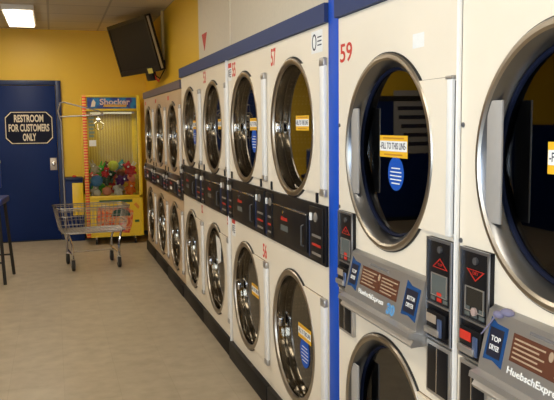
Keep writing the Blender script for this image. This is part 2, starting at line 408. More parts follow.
def panel_A(root, w, v0, v1, old=False):
    face = alu_beige if old else black
    p = MB(FW).box((-w/2+.003, v0, .0125), (w/2-.003, v1, .026), .002).build('control_panel', mat('bronze_panel', (.07, .045, .03), .3, .5) if old else black, root)
    # central access door
    c = MB(FW).box((-w/2+.15, v0+.025, .026), (w/2-.21, v1-.055, .036), .004).build('access_door', black, p)
    MB(FW).box((-w/2+.15, v1-.060, .026), (w/2-.21, v1-.054, .040), .001).build('access_door_edge', chrome if not old else alu_beige, c)
    lu, lv = -w/2+.33, (v0+v1)/2+.008
    MB(FW).prism([(lu-.045, lv-.006), (lu+.055, lv-.004), (lu+.05, lv+.012), (lu+.02, lv+.009), (lu-.04, lv+.014)], .036, .0375).build('logo', redlogo, c, 0)
    MB(FW).box((lu-.05, lv-.055, .036), (lu+.06, lv-.028, .037)).build('rating_label', greylcd if not old else lab_white, c, 0)
    MB(FW).lathe([(.008, .036), (.008, .039)], lu-.01, lv+.035, 16, False, True).build('lock', chrome, c)
    MB(FW).tube([(w/2-.245, v0+.05, .036), (w/2-.245, v0+.055, .048), (w/2-.245, v0+.14, .048), (w/2-.245, v0+.145, .036)], .004, 6).build('pull', mat('dull_pull', (.08, .08, .08), .5), c)
    # coin modules on the left and on the right
    for (a, b_, nm) in ((-w/2+.012, -w/2+.125, 0), (w/2-.185, w/2-.02, 1)):
        m = MB(FW).box((a, v0+.012, .026), (b_, v1-.012, .033), .003).build('coin_module', black, p)
        t = MB(FW); 
        t.box((a+.006, v0+.02, .033), (a+.011, v1-.06, .035)); t.build('module_edge', mat('blue_grey_edge', (.06, .09, .22), .3, .4), m, 0)
        ku = a+.03 if nm == 0 else a+.035
        MB(FW).box((ku-.007, v1-.072, .033), (ku+.009, v1-.040, .042), .002).build('key_slot', lab_white, m)
        MB(FW).lathe([(.020, .033), (.020, .037), (.012, .041)], a+.085, v1-.055, 20, False, True).build('coin_knob', alu, m)
        for k in range(3):
            MB(FW).box((a+.04, v0+.035+.038*k, .033), (b_-.02, v0+.045+.038*k, .035)).build('button_row', alu if k != 1 else redlogo, m, 0)
    return p

def dryer_A(s0, s1, top, up, lo, Ru, Rl, pv, label, group, num_u=None, num_l=None, lab_u=None, lab_l=None, ov_u=None, ov_l=None, paper_l=False, old=False, tagside=False):
    w = s1-s0; sc = (s0+s1)/2
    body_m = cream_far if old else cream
    root = empty('stacked_dryer', (D+.010, sc, 0), 0, label, 'dryer', group)
    MBx = MB(FW).ringplate((-w/2+.0015, .11, w/2-.0015, top), [(up[0], up[1], Ru-.02), (lo[0], lo[1], Rl-.02)], 0, .012)
    MBx.build('front_panel', body_m, root)
    b = MB(FW)
    b.box((-w/2+.0015, .11, -.52), (-w/2+.006, top, 0)); b.box((w/2-.006, .11, -.53), (w/2-.0015, top, 0))
    b.box((-w/2+.006, .11, -.53), (w/2-.006, top, -.525)); b.box((-w/2+.006, top-.005, -.525), (w/2-.006, top, 0)); b.box((-w/2+.006, .11, -.525), (w/2-.006, .115, 0))
    b.build('cabinet', cabinet, root)
    MB(FW).box((-w/2+.001, 0, -.53), (w/2-.001, .11, .036+.004*math.sin(sc*5)), .003).build('kick_plate', kickm, root)
    door_A(root, up[0], up[1], Ru, lab_u, ov_u, plate_m=body_m, rim_m=steel)
    door_A(root, lo[0], lo[1], Rl, lab_l, ov_l, plate_m=body_m, rim_m=steel, paper=paper_l)
    panel_A(root, w, pv[0], pv[1], old)
    for a in (-w/2+.055, w/2-.14):
        MB(FW).box((a, pv[1]+.002, .0122), (a+.022, pv[1]+.045, .020), .003).build('lock_tab', black, root)
    for n, (nu, nv, nh) in ((num_u or (None, (0, 0, 0))), ) if num_u else ():
        MB(FW).text(n, nu, nv, .0121, nh*.95, nh, .02).build('number', red, root, 0)
    for n, (nu, nv, nh) in ((num_l),) if num_l else ():
        MB(FW).text(n, nu, nv, .0121, nh*.95, nh, .02).build('number', red, root, 0)
    return root

def rel(sc, s): return sc - s
seams = [2.705, 3.565, 4.42, 5.285, 6.15]
G1 = 'cream stacked dryers with black control bands'
data = [
 (57, 'cream stacked dryer numbered 57, next to the bright blue strip', ('57', 3.455, 1.828, .085), None, (3.12, 1.503, .18), (3.11, .520, .18), None, (3.11, .43, .13, .15)),
 (55, 'cream stacked dryer numbered 55 over 56, between dryers 57 and 53', ('55', 4.27, 1.828, .085), ('56', 3.65, .825, .078), (3.94, 1.500, .19), (3.96, .535, .18), (3.95, 1.41, .11, .14), None),
 (53, 'cream stacked dryer numbered 53 over 54, paper scrap in its lower door', ('53', 5.15, 1.838, .085), ('54', 4.49, .885, .06), (4.80, 1.503, .17), None, None, None),
 (51, 'cream stacked dryer where the blue top trim starts, beside the older trio', None, ('52', 5.345, .865, .06), (5.73, 1.50, .17), None, (5.75, 1.41, .11, .13), None),
]
for i, (n, lb, nu, nl, lu, ll, ou, ol) in enumerate(data):
    s0, s1 = seams[i], seams[i+1]; sc = (s0+s1)/2; cu = -(.045)+.0
    cu = rel(sc, s0+.462)
    f = lambda q: (rel(sc, q[0]),) + tuple(q[1:]) if q else None
    r = dryer_A(s0, s1, 1.895, (cu, 1.482), (cu, .497), .322, .322, (.915, 1.165), lb, G1,
            (nu[0], (rel(sc, nu[1]), nu[2], nu[3])) if nu else None, (nl[0], (rel(sc, nl[1]), nl[2], nl[3])) if nl else None,
            f(lu), f(ll), f(ou), f(ol), paper_l=(n == 53))
    if n == 55:
        # warning labels at its far seam, above and below
        for (u, v) in ((rel(sc, 4.37), 1.823), (rel(sc, 4.34), .862)):
            l = MB(FW).box((u-.04, v-.055, .0122), (u+.04, v+.05, .0132)).build('warning_label', lab_white, r, 0)
            MB(FW).box((u-.04, v+.022, .0132), (u+.04, v+.05, .0138)).build('red_header', red, l, 0)
            t = MB(FW); 
            t.box((u-.03, v-.03, .0132), (u-.012, v+.012, .0138))
            for k in range(4): t.box((u-.005, v-.035+.014*k, .0132), (u+.032, v-.029+.014*k, .0138))
            t.build('small_print', inkm, l, 0)
    if n == 57:
        u, v = rel(sc, 2.835), 1.835
        l = MB(FW).box((u-.065, v-.045, .0122), (u+.065, v+.045, .0130)).build('white_sticker', lab_white, r, 0)
        t = MB(FW); P1 = [(u-.03+.026*math.cos(a*PI/12), v+.0+.034*math.sin(a*PI/12)) for a in range(24)]; P2 = [(u-.03+.018*math.cos(a*PI/12), v+.026*math.sin(a*PI/12)) for a in range(24)]
        for k in range(24): t.prism([P2[k], P1[k], P1[(k+1) % 24], P2[(k+1) % 24]], .0130, .0136)
        for k in range(3): t.box((u+.008, v-.018+.016*k, .0130), (u+.055, v-.013+.016*k, .0136))
        t.build('oval_mark', inkm, l, 0)
fs = [6.158, 7.03, 7.90, 8.77]
for i in range(3):
    s0, s1 = fs[i], fs[i+1]; sc = (s0+s1)/2; cu = rel(sc, s0+.475)
    lb = ['older tan stacked dryer, nearest of the three under the lower trim', 'older tan stacked dryer in the middle of the three under the lower trim', 'older tan stacked dryer at the end of the row beside the claw machine'][i]
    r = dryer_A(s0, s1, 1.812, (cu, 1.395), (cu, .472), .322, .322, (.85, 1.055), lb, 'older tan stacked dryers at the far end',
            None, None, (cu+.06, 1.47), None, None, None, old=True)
    MB(FW).box((rel(sc, s1-.10)-.0, 1.735, .0121), (rel(sc, s1-.10)+.075, 1.775, .0126)).build('number_smudge', red, r, 0)

# ---------- the two big dryers
def meter(root, u0, u1, v0, v1, tri, name):
    w = u1-u0
    m = MB(FW).box((u0, v0, .0122), (u1, v1, .026), .002).build('coin_meter', black, root)
    fr = MB(FW)
    fr.box((u0, v0, .026), (u0+.006, v1, .031)); fr.box((u1-.006, v0, .026), (u1, v1, .031))
    fr.box((u0+.006, v1-.008, .026), (u1-.006, v1, .031)); fr.box((u0+.006, v0, .026), (u1-.006, v0+.006, .031)); fr.box((u0+.006, v0+.105, .026), (u1-.006, v0+.111, .033))
    fr.build('meter_frame', mat('meter_frame_steel', (.36, .38, .44), .3, .9), m)
    uc = (u0+u1)/2
    MB(FW).lathe([(.010, .026), (.010, .032), (.005, .032)], uc+.005, v1-.030, 16, False, True).build('lock', return_dull, m)
    tv = v1-.070
    h = .015 if tri > 0 else -.015
    A = [(uc-.040, tv-h), (uc+.044, tv-h), (uc+.002, tv+h)]; c0 = Vector((uc+.002, tv-h*.35))
    B = [tuple(c0+(Vector(p)-c0)*.80) for p in A]
    t = MB(FW)
    for k in range(3): t.prism([B[k], A[k], A[(k+1) % 3], B[(k+1) % 3]], .026, .0268)
    t.text(name, uc+.002, tv-h*.35+.001, .026, .026, .008, .01); 
    t.build('arrow_print', redlogo, m, 0)
    l = MB(FW).box((uc-.042, v1-.165, .026), (uc+.040, v1-.105, .027)).build('display', greylcd if tri > 0 else darklcd, m, 0)
    t = MB(FW)
    for a, b_, c, d_ in ((uc-.045, v1-.168, uc-.041, v1-.102), (uc+.040, v1-.168, uc+.044, v1-.102), (uc-.041, v1-.168, uc+.040, v1-.165), (uc-.041, v1-.105, uc+.040, v1-.102)):
        t.box((a, b_, .026), (c, d_, .0285))
    t.build('display_frame', alu, l, 0)
    for rr in range(2):
        for cc in range(3):
            a = uc-.045+.034*cc; b_ = v0+.118+.022*rr*.7
            MB(FW).box((a, b_, .026), (a+.024, b_+.011, .028)).build('button', red if (cc == 1 and tri > 0) else greylcd, m, 0)
    if tri < 0: MB(FW).lathe([(.011, .026), (.011, .034), (.006, .036)], uc+.004, v0+.135, 16, False, True).build('start_button', mat('pale_button', (.45, .33, .30), .5), m)
    # coin slide
    cs = MB(FW).box((u0+.018, v0+.018, .026), (u1-.018, v0+.090, .040), .005).build('coin_slide', black, m)
    MB(FW).box((u0+.024, v0+.055, .040), (u1-.06, v0+.080, .043), .001).build('slot_plate', red if tri < 0 else alu_beige, cs)
    MB(FW).box((u0+.024, v0+.022, .040), (u1-.035, v0+.042, .052), .004).build('slide_tray', alu, cs)
    MB(FW).box((u1-.048, v0+.022, .040), (u1-.026, v0+.075, .046), .003).build('coin_return', mat('steel_blue', (.12, .18, .36), .3, .6), cs)
    return m

def dryer_B(s0, s1, label, num, triR, triL, lab, oval, tie=False):
    w = s1-s0; sc = (s0+s1)/2; R = .33; top = 1.895
    root = empty('large_stacked_dryer', (D+.010, sc, 0), 0, label, 'dryer', 'large stacked dryers nearest the camera')
    cu = rel(sc, s0+.452); cv = 1.400; cl = .447
    MB(FW).ringplate((-w/2+.0015, .11, w/2-.0015, top), [(cu, cv, R-.02), (cu, cl, R-.02)], 0, .012).build('front_panel', cream, root)
    b = MB(FW)
    b.box((-w/2+.0015, .11, -.52), (-w/2+.006, top, 0)); b.box((w/2-.006, .11, -.53), (w/2-.0015, top, 0))
    b.box((-w/2+.006, .11, -.53), (w/2-.006, top, -.525)); b.box((-w/2+.006, top-.005, -.525), (w/2-.006, top, 0)); b.box((-w/2+.006, .11, -.525), (w/2-.006, .115, 0))
    b.build('cabinet', cabinet, root)
    MB(FW).box((-w/2+.001, 0, -.53), (w/2-.001, .11, .036), .003).build('kick_plate', kickm, root)
    for k, cz in enumerate((cv, cl)):
        f = .024; dp = .026
        door = MB(FW).lathe([(R-.004, .0125), (R-.004, f-.004), (R-.009, f+.001), (R-.020, f+.002), (R-.028, f-.004)], cu, cz, 96).build('door', steel, root)
        MB(FW).lathe([(R, .0125), (R, f-.008), (R-.006, f-.003)], cu, cz, 96).build('door_edge', blackm, door)
        MB(FW).lathe([(R-.027, f-.003), (R-.044, .004), (R-.050, -dp+.008)], cu, cz, 96).build('collar', collar_big, door)
        MB(FW).lathe([(R-.050, -dp+.008), (R-.053, -dp+.010), (R-.059, -dp+.006), (R-.060, -dp)], cu, cz, 96).build('gasket', gasket, door)
        gr = R-.058; g = MB(FW).lathe([(gr, -dp), (gr, -dp-.003)], cu, cz, 96, True, True).build('glass', doorglass, door)
        # flat pull plate at the far side of the ring
        MB(FW).box((cu-R+.050, cz-.155, .012), (cu-R+.112, cz+.152, .019), .002).build('pull_plate', mat('grey_pull', (.36, .34, .32), .45), door)
        topz, bot = cz+.222, cz-.218; rr = R-.001
        a0 = math.asin(.222/rr); a1 = -math.asin(.218/rr); e = .410
        MB(FW).prism((arc(cu, cz, rr, a1, a0, 24)+[(cu+e, topz), (cu+e, bot)])[::-1], .0125, f).build('hinge_plate', cream, door, 20)
        MB(FW).prism((arc(cu, cz, rr, a1-.008, a0+.008, 24)+[(cu+e, topz+.0025), (cu+e, bot-.0025)])[::-1], .0123, .0150).build('plate_shadow_line', plateshadow, door, 0)  # dark outline standing in for the shadow around the plate
        hp = MB(FW).box((cu+e, bot, .0125), (cu+e+.028, topz-.002, .030), .004).build('hinge_post', white, door)
        MB(FW).box((cu+e-.003, topz-.006, .0122), (cu+e+.032, topz+.004, .033), .002).build('hinge_cap', alu, hp)
        MB(FW).box((cu+e+.028, bot+.01, .0125), (cu+e+.036, topz-.01, .020)).build('hinge_gap_seal', blackm, hp)
        if k == 0 and lab: screen_label(door, rel(sc, lab[0]), lab[1], -dp+.0004, lab[2], lab[3], FW, (rel(sc, oval[0]),)+tuple(oval[1:]) if oval else None)
        MB(FW).lathe([(R-.045, -dp-.014), (R-.045, -.42)], cu, cz, 80, False, True).build('drum', drumm, root)
    # meters
    uR = (rel(sc, s0+.142), rel(sc, s0+.004)); uL = (rel(sc, s1-.034), rel(sc, s1-.170))
    meter(root, uR[0], uR[1], .868, 1.168, triR, 'TOP'); meter(root, uL[0], uL[1], .868, 1.168, triL, 'DRY')
    for (a, b_) in (uR, uL):
        cb = MB(FW).box((a, .700, .0122), (b_, .860, .028), .003).build('coin_box', alu, root)
        MB(FW).box((a+.012, .712, .028), (b_-.012, .848, .031), .002).build('coin_box_door', black, cb)
        MB(FW).box(((a+b_)/2-.002, .712, .031), ((a+b_)/2+.002, .848, .033)).build('coin_box_rib', chrome, cb)
    # lint drawer bar: leans outward toward its lower lip
    a, b_ = uL[1]+.006, uR[0]-.004; y0, y1 = .835, 1.030
    bar = MB(FW)
    prof = [(y1+.010, .0125), (y1, .030), (y0+.045, .062), (y0+.040, .085), (y0+.026, .088), (y0+.020, .068), (y0+.004, .078), (y0-.004, .074), (y0, .0125)]
    A = [bar.v((a, v, d)) for v, d in prof]; B = [bar.v((b_, v, d)) for v, d in prof]
    bar.b.faces.new(A); bar.b.faces.new(B[::-1])
    for k in range(len(prof)):
        j = (k+1) % len(prof); bar.b.faces.new((A[k], B[k], B[j], A[j]))
    bp = bar.build('lint_drawer', alu, root, 25)
    # everything printed on the leaning face uses a tilted frame
    p0, p1 = Vector((0, y1, .030)), Vector((0, y0+.045, .062)); L = (p0-p1).length
    vv = (p0-p1)/L; nn = Vector((1, 0, 0)).cross(vv)
    T = Matrix.Identity(4)
    for r_ in range(3):
        T[r_][0] = (1, 0, 0)[r_]; T[r_][1] = vv[r_]; T[r_][2] = nn[r_]; T[r_][3] = p1[r_]
    TF = FW @ T
    bw = b_-a
    MB(TF).box((a+.17, L-.021, 0), (a+.31, L-.013, .001)).build('maker_line', mat('grey_print', (.16, .15, .15), .5), bp, 0)
    ip = MB(TF).box((a+.115, .055, 0), (a+.398, .122, .0012)).build('instruction_panel', brown, bp, 0)
    t = MB(TF)
    for k in range(5):
        t.box((a+.123, .064+.011*k, .0012), (a+.235-.02*(k % 2), .068+.011*k, .0018)); t.box((a+.275, .064+.011*k, .0012), (a+.390-.03*(k % 3 == 0), .068+.011*k, .0018))
    t.prism([(a+.255+.008*math.cos(q*PI/6), .105+.012*math.sin(q*PI/6)) for q in range(12)], .0012, .0018)
    t.build('instruction_print', printm, ip, 0)
    MB(TF).text('HuebschExpress', a+.215, .030, 0, .20, .022, .015, .0008).build('maker_name', lab_white, bp, 0)
    MB(TF).text('30', a+.372, .024, 0, .055, .036, .05, .0012).build('size_number', lightblue, bp, 0)
    for (q0, q1, l1, l2) in ((a+.014, a+.092, 'TOP', 'DRYER'), (b_-.108, b_-.014, 'BOTTOM', 'DRYER')):
        z0, z1 = .030, .128
        tg = MB(TF).prism([(q0, z0), (q0+.5*(q1-q0), z0+.004), (q1, z0-.006), (q1, z1-.004), (q0+.4*(q1-q0), z1-.002), (q0+.004, z1+.010)], 0, .001).build('drawer_tag', bluepanel, bp, 0)
        MB(TF).box((q0+.010, z0+.012, .001), (q1-.012, z1-.014, .0018)).build('tag_face', lab_navy, tg, 0)
        tx = MB(TF); m_ = (q0+q1)/2
        tx.text(l1, m_, .088, .0018, (q1-q0)*.5, .013, .01); tx.text(l2, m_, .066, .0018, (q1-q0)*.5, .013, .01); tx.build('lettering', lab_white, tg, 0)
    for u_, v_ in ((w/2-.012, 1.176), (-w/2+.012, 1.492), (-w/2+.010, 1.178)):
        MB(FW).lathe([(.007, .012), (.007, .015), (.004, .0165)], u_, v_, 12, False, True).build('screw', return_dull, root)
    if num: MB(FW).text(num, rel(sc, 2.525), 1.762, .0121, .115, .070, .012, .0006).build('number', red, root, 0)
    # small white maker sticker above the door
    MB(FW).box((cu+.18, 1.722, .0121), (cu+.25, 1.765, .0128)).build('white_sticker', lab_white, root, 0)
    if tie:
        MB(FW).ell((rel(sc, 1.475), 1.036, .026), (.022, .010, .014)).ell((rel(sc, 1.500), 1.026, .034), (.018, .010, .012)).tube([(rel(sc, 1.50), 1.026, .042), (rel(sc, 1.52), 1.00, .045), (rel(sc, 1.55), .965, .050)], .002).build('cloth_tie', mat('lilac_rag', (.20, .19, .30), .8), root)
    return root
dryer_B(1.729, 2.600, 'large cream stacked dryer numbered 59, right of the bright blue strip', '59', 1, 1, (2.205, 1.420, .205, .074), (2.185, 1.330, .115, .115))
dryer_B(.858, 1.722, 'large cream stacked dryer at the right edge of the picture, rag on its lint bar', None, 1, -1, (1.305, 1.415, .205, .074), None, True)
# trims
FWD = Matrix.Translation((D+.010, 0, 0)) @ FW
struct('trim_4', MB(FWD).box((-2.702, 0, -.5), (-2.603, 1.99, .014), .003), bluestrip)
t = MB(); t.box((D-.020, 2.705, 1.897), (UX-.002, 6.15, 1.972)); struct('trim_5', t, trimm)
t = MB(); t.box((D-.020, .858, 1.897), (UX-.002, 2.600, 1.972)); struct('trim_6', t, trimm)
t = MB(); t.box((D-.015, 6.158, 1.814), (UX-.04, 8.77, 1.885)); struct('trim_7', t, mat('mauve_grey_trim', (.10, .085, .12), .45))
for n, (s, w) in {8: (1.7255, .010), 9: (4.420, .007)}.items():
    struct('trim_%d' % n, MB(FWD).box((-s-w/2, .0 if n == 9 else .11, .0125), (-s+w/2, 1.895, 0.030 if n == 9 else .026), .003), white)
# red heart poster board above the dryers
wbd = empty('notice_board', (UX-.001, 5.6, 2.0), 0, 'cream notice board with a red pennant mark on the wall above the dryers', 'notice board')
MB(FW).box((-.52, 0, .0), (.60, .62, .010)).build('board', whitewall, wbd, 0)
MB(FW).prism([(-.28, .10), (-.18, .24), (-.38, .24)], .010, .012).build('red_mark', red, wbd, 0)
# end panel closing the corner past the last dryer
struct('trim_10', MB().box((D+.01, 8.775, 0), (WX-.002, 8.79, 1.80)), mat('dark_brown_side', (.04, .02, .012), .5))

# ------------------------------------------------------------------ claw machine
CX0, CX1, CY0, CY1 = .352, 1.060, 9.25, 9.93
cl = empty('claw_machine', ((CX0+CX1)/2, CY0, 0), 0, 'yellow claw crane game cabinet full of plush toys in the corner', 'claw machine')
ox, oy = (CX0+CX1)/2, CY0; hw = (CX1-CX0)/2; dp = CY1-CY0
M = FF  # local: u = x, v = z, d = -y
b = MB(M)
b.box((-hw+.05, .10, -dp), (hw-.012, .58, -.012), .004)
b.build('lower_cabinet', clawyel, cl)
b = MB(M).box((-hw+.052, .585, -.012), (hw-.0, .625, .0), .003)
b.box((hw-.045, .10, -.012), (hw, 1.88, .0), .003); b.box((-hw+.045, 1.855, -.012), (hw-.045, 1.88, 0), .003); b.box((-hw+.045, 1.685, -.012), (hw-.045, 1.71, 0), .003)
b.box((-hw+.052, .10, -.012), (hw-.045, .585, -.002)); b.build('front_frame', clawyel, cl)
MB(M).box((-hw, .10, -.045), (-hw+.05, 1.88, .002), .004).build('chaser_light_strip', chaser, cl)
b = MB(M)
b.box((-hw+.002, .58, -dp), (-hw+.045, 1.86, -dp+.04)); b.box((hw-.045, .58, -dp), (hw-.002, 1.86, -dp+.04))
b.box((hw-.045, .58, -dp+.04), (hw-.002, .62, -.012)); b.box((-hw+.002, .10, -dp), (-hw+.05, .62, -.05)); b.build('corner_posts', clawyel, cl)
MB(M).box((-hw+.01, 1.70, -dp), (hw-.01, 1.875, -.014)).build('hood', clawyel, cl)
mq = MB(M).box((-hw+.062, 1.715, -.011), (hw-.05, 1.85, -.004)).build('marquee', marquee_m, cl, 0)
MB(M).text('Shocker', .045, 1.798, -.0035, .37, .078, .03, .001).build('marquee_lettering', mat('pale_pink_print', (.75, .55, .50), .4), mq, 0)
MB(M).prism([(-.10, 1.735), (.18, 1.732), (.19, 1.765), (-.09, 1.768)], -.0035, -.0025).build('marquee_banner', mat('gold_print', (.80, .42, .06), .4), mq, 0)
MB(M).prism([(-.25, 1.735), (-.20, 1.74), (-.19, 1.79), (-.215, 1.83), (-.235, 1.80)], -.0035, -.0025).build('marquee_figure', cork, mq, 0)
MB(M).box((-hw+.045, .625, -dp+.01), (hw-.045, 1.69, -dp+.02)).build('back_panel', goldback, cl, 0)
MB(M).box((-hw+.052, .625, -.010), (hw-.045, 1.685, -.006)).build('front_glass', clawglass, cl, 0)
for u in (-hw+.004, hw-.010):
    MB(M).box((u, .625, -dp+.045), (u+.005, 1.70, -.05)).build('side_glass', clawglass, cl, 0)
MB(M).box((-hw+.05, .58, -dp+.03), (hw-.046, .60, -.015)).build('prize_floor', clawyel, cl, 0)
# crane carriage and claw
cr = MB(M); cr.box((-hw+.05, 1.66, -.30), (hw-.05, 1.68, -.27)); cr.box((-.22, 1.63, -.34), (-.08, 1.665, -.24), .004)
cr = cr.build('gantry', alu, cl)
MB(M).tube([(-.15, 1.63, -.28), (-.15, 1.60, -.28)], .008).ell((-.15, 1.575, -.28), (.030, .030, .030)).build('winch_head', chrome, cr)
for k in range(3):
    a = 2*PI*k/3+.4; c, s_ = math.cos(a), math.sin(a)
    MB(M).tube([(-.15+.02*c, 1.56, -.28+.02*s_), (-.15+.07*c, 1.53, -.28+.07*s_), (-.15+.055*c, 1.47, -.28+.055*s_), (-.15+.02*c, 1.445, -.28+.02*s_)], .005, 6).build('claw_finger', chrome, cr)
MB(M).tube([(-.26, 1.66, -.05), (.25, 1.66, -.05)], .012).build('light_tube', mat('claw_tube_light', (1, 1, 1), .5, emit=(1, .86, .55), es=.35), cl)
# lower art and labels
ar = MB(M).prism([(-.20, .17), (.17, .14), (.21, .25), (.23, .42), (.10, .50), (-.20, .48), (-.24, .33)], -.002, -.0012).build('front_artwork', burst_m, cl, 0)
MB(M).prism([(-.19+.34*k/10, .50+.01*math.sin(k)) for k in range(11)][::-1] + [(-.19, .475), (.15, .47)], -.0012, -.0004).build('art_banner', cork, ar, 0)
MB(M).box((-.19, .535, -.002), (.22, .570, -.001)).build('title_strip', mat('dark_green_print', (.03, .10, .03), .5), cl, 0)
MB(M).prism([(.07+.12*math.cos(a*PI/12), .36+.10*math.sin(a*PI/12)) for a in range(13)], -.0012, -.0002).build('green_dome', mat('dark_teal_print', (.015, .08, .06), .5), ar, 0)
MB(M).prism([(.07+.09*math.cos(a*PI/10), .29+.07*math.sin(a*PI/10)) for a in range(20)], -.0012, -.0005).build('peach_patch', mat('peach_print', (.75, .38, .16), .5), ar, 0)
MB(M).prism([(.03, .27), (.12, .275), (.10, .25), (.05, .245)], -.0005, .0001).build('red_patch', red, ar, 0)
MB(M).box((-.17, .165, -.002), (.12, .19, -.0008)).build('pink_strip', mat('pink_print', (.60, .06, .16), .5), cl, 0)
MB(M).prism([(.235, .50), (.29, .44), (.31, .47), (.265, .53)], -.0018, -.001).build('orange_badge', mat('orange_print', (.8, .3, .03), .5), cl, 0)
MB(M).box((.245, .275, -.002), (.30, .305, -.001)).build('green_badge', mat('green_print', (.05, .16, .04), .5), cl, 0)
MB(M).box((-.285, 1.25, -.0055), (-.20, 1.325, -.0045)).build('white_price_sticker', lab_white, cl, 0)
st = MB(M)
for k in range(6): st.box((-.285, 1.36+.045*k, -.0055), (-.225+.01*(k % 2), 1.39+.045*k, -.0045))
st.build('instruction_decal', mat('teal_grey_print', (.16, .22, .18), .5), cl, 0)
for u, d in ((-hw+.12, -.08), (hw-.10, -.08), (-hw+.12, -dp+.08), (hw-.10, -dp+.08)):
    l = MB(M).tube([(u, .10, d), (u, .05, d)], .014).build('caster', chrome, cl)
    MBW = MB(Matrix.Translation((0, 0, 0))); 
    w_ = MB(Matrix(((0, 0, 1, 0), (1, 0, 0, 0), (0, 1, 0, 0), (0, 0, 0, 1))))
    w_.lathe([(.012, u-.012), (.034, u-.012), (.034, u+.012), (.012, u+.012)], -d, .034, 20, True, True).build('caster_wheel', rubber, l)
for ch in cl.children: pass
cl.location = (ox, oy, 0)

# plush toys: each one a thing
toycols = {'green': (.06, .38, .04), 'dark green': (.01, .06, .03), 'light grey': (.50, .45, .38), 'white': (.75, .68, .58), 'orange': (.85, .20, .03), 'red': (.55, .02, .02),
           'purple': (.10, .02, .14), 'yellow green': (.55, .60, .05), 'yellow': (.85, .55, .04), 'pink': (.80, .16, .18), 'blue': (.03, .20, .50), 'brown': (.16, .05, .02), 'salmon': (.80, .28, .16), 'teal': (.05, .25, .25)}
def toy(col, x, z, y, s, kind, tilt, label):
    m = mat('plush_'+col.replace(' ', '_'), toycols[col], .9, spec=.1, bump=.6, bscale=90)
    o = empty('plush_toy', (x, y, z), 0, label, 'plush toy', 'plush toys piled in the claw machine')
    Rm = Matrix.Rotation(tilt, 4, 'Y') @ Matrix.Scale(s, 4)
    b = MB(Rm)
    if kind == 'ball':
        b.ell((0, 0, 0), (.075, .070, .072), 20, 14); b.build('ball', m, o)
        MB(Rm).tube([(.074*math.cos(a*PI/12), -.0, .071*math.sin(a*PI/12)) for a in range(24)], .003, 5, True).build('seam', m, o)
    else:
        b.ell((0, 0, -.02), (.058, .050, .062)); b.ell((0, -.005, .055), (.046, .042, .042))
        for sx in (-1, 1):
            b.ell((sx*.055, -.02, .0), (.018, .020, .038), 10, 8, Matrix.Rotation(-sx*.6, 3, 'Y')); b.ell((sx*.035, -.045, -.065), (.022, .036, .022), 10, 8)
        b.build('body', m, o)
        for sx in (-1, 1):
            e = MB(Rm)
            if kind == 'bunny': e.ell((sx*.022, 0, .115), (.012, .010, .040), 10, 8)
            else: e.ell((sx*.034, 0, .092), (.017, .010, .017), 10, 8)
            e.build('ear', m, o)
            MB(Rm).ell((sx*.016, -.043, .064), (.005, .004, .005), 8, 6).build('eye', blackm, o)
        MB(Rm).ell((0, -.044, .046), (.016, .012, .012), 10, 8).build('muzzle', lab_white if col != 'white' else cork, o)
    return o
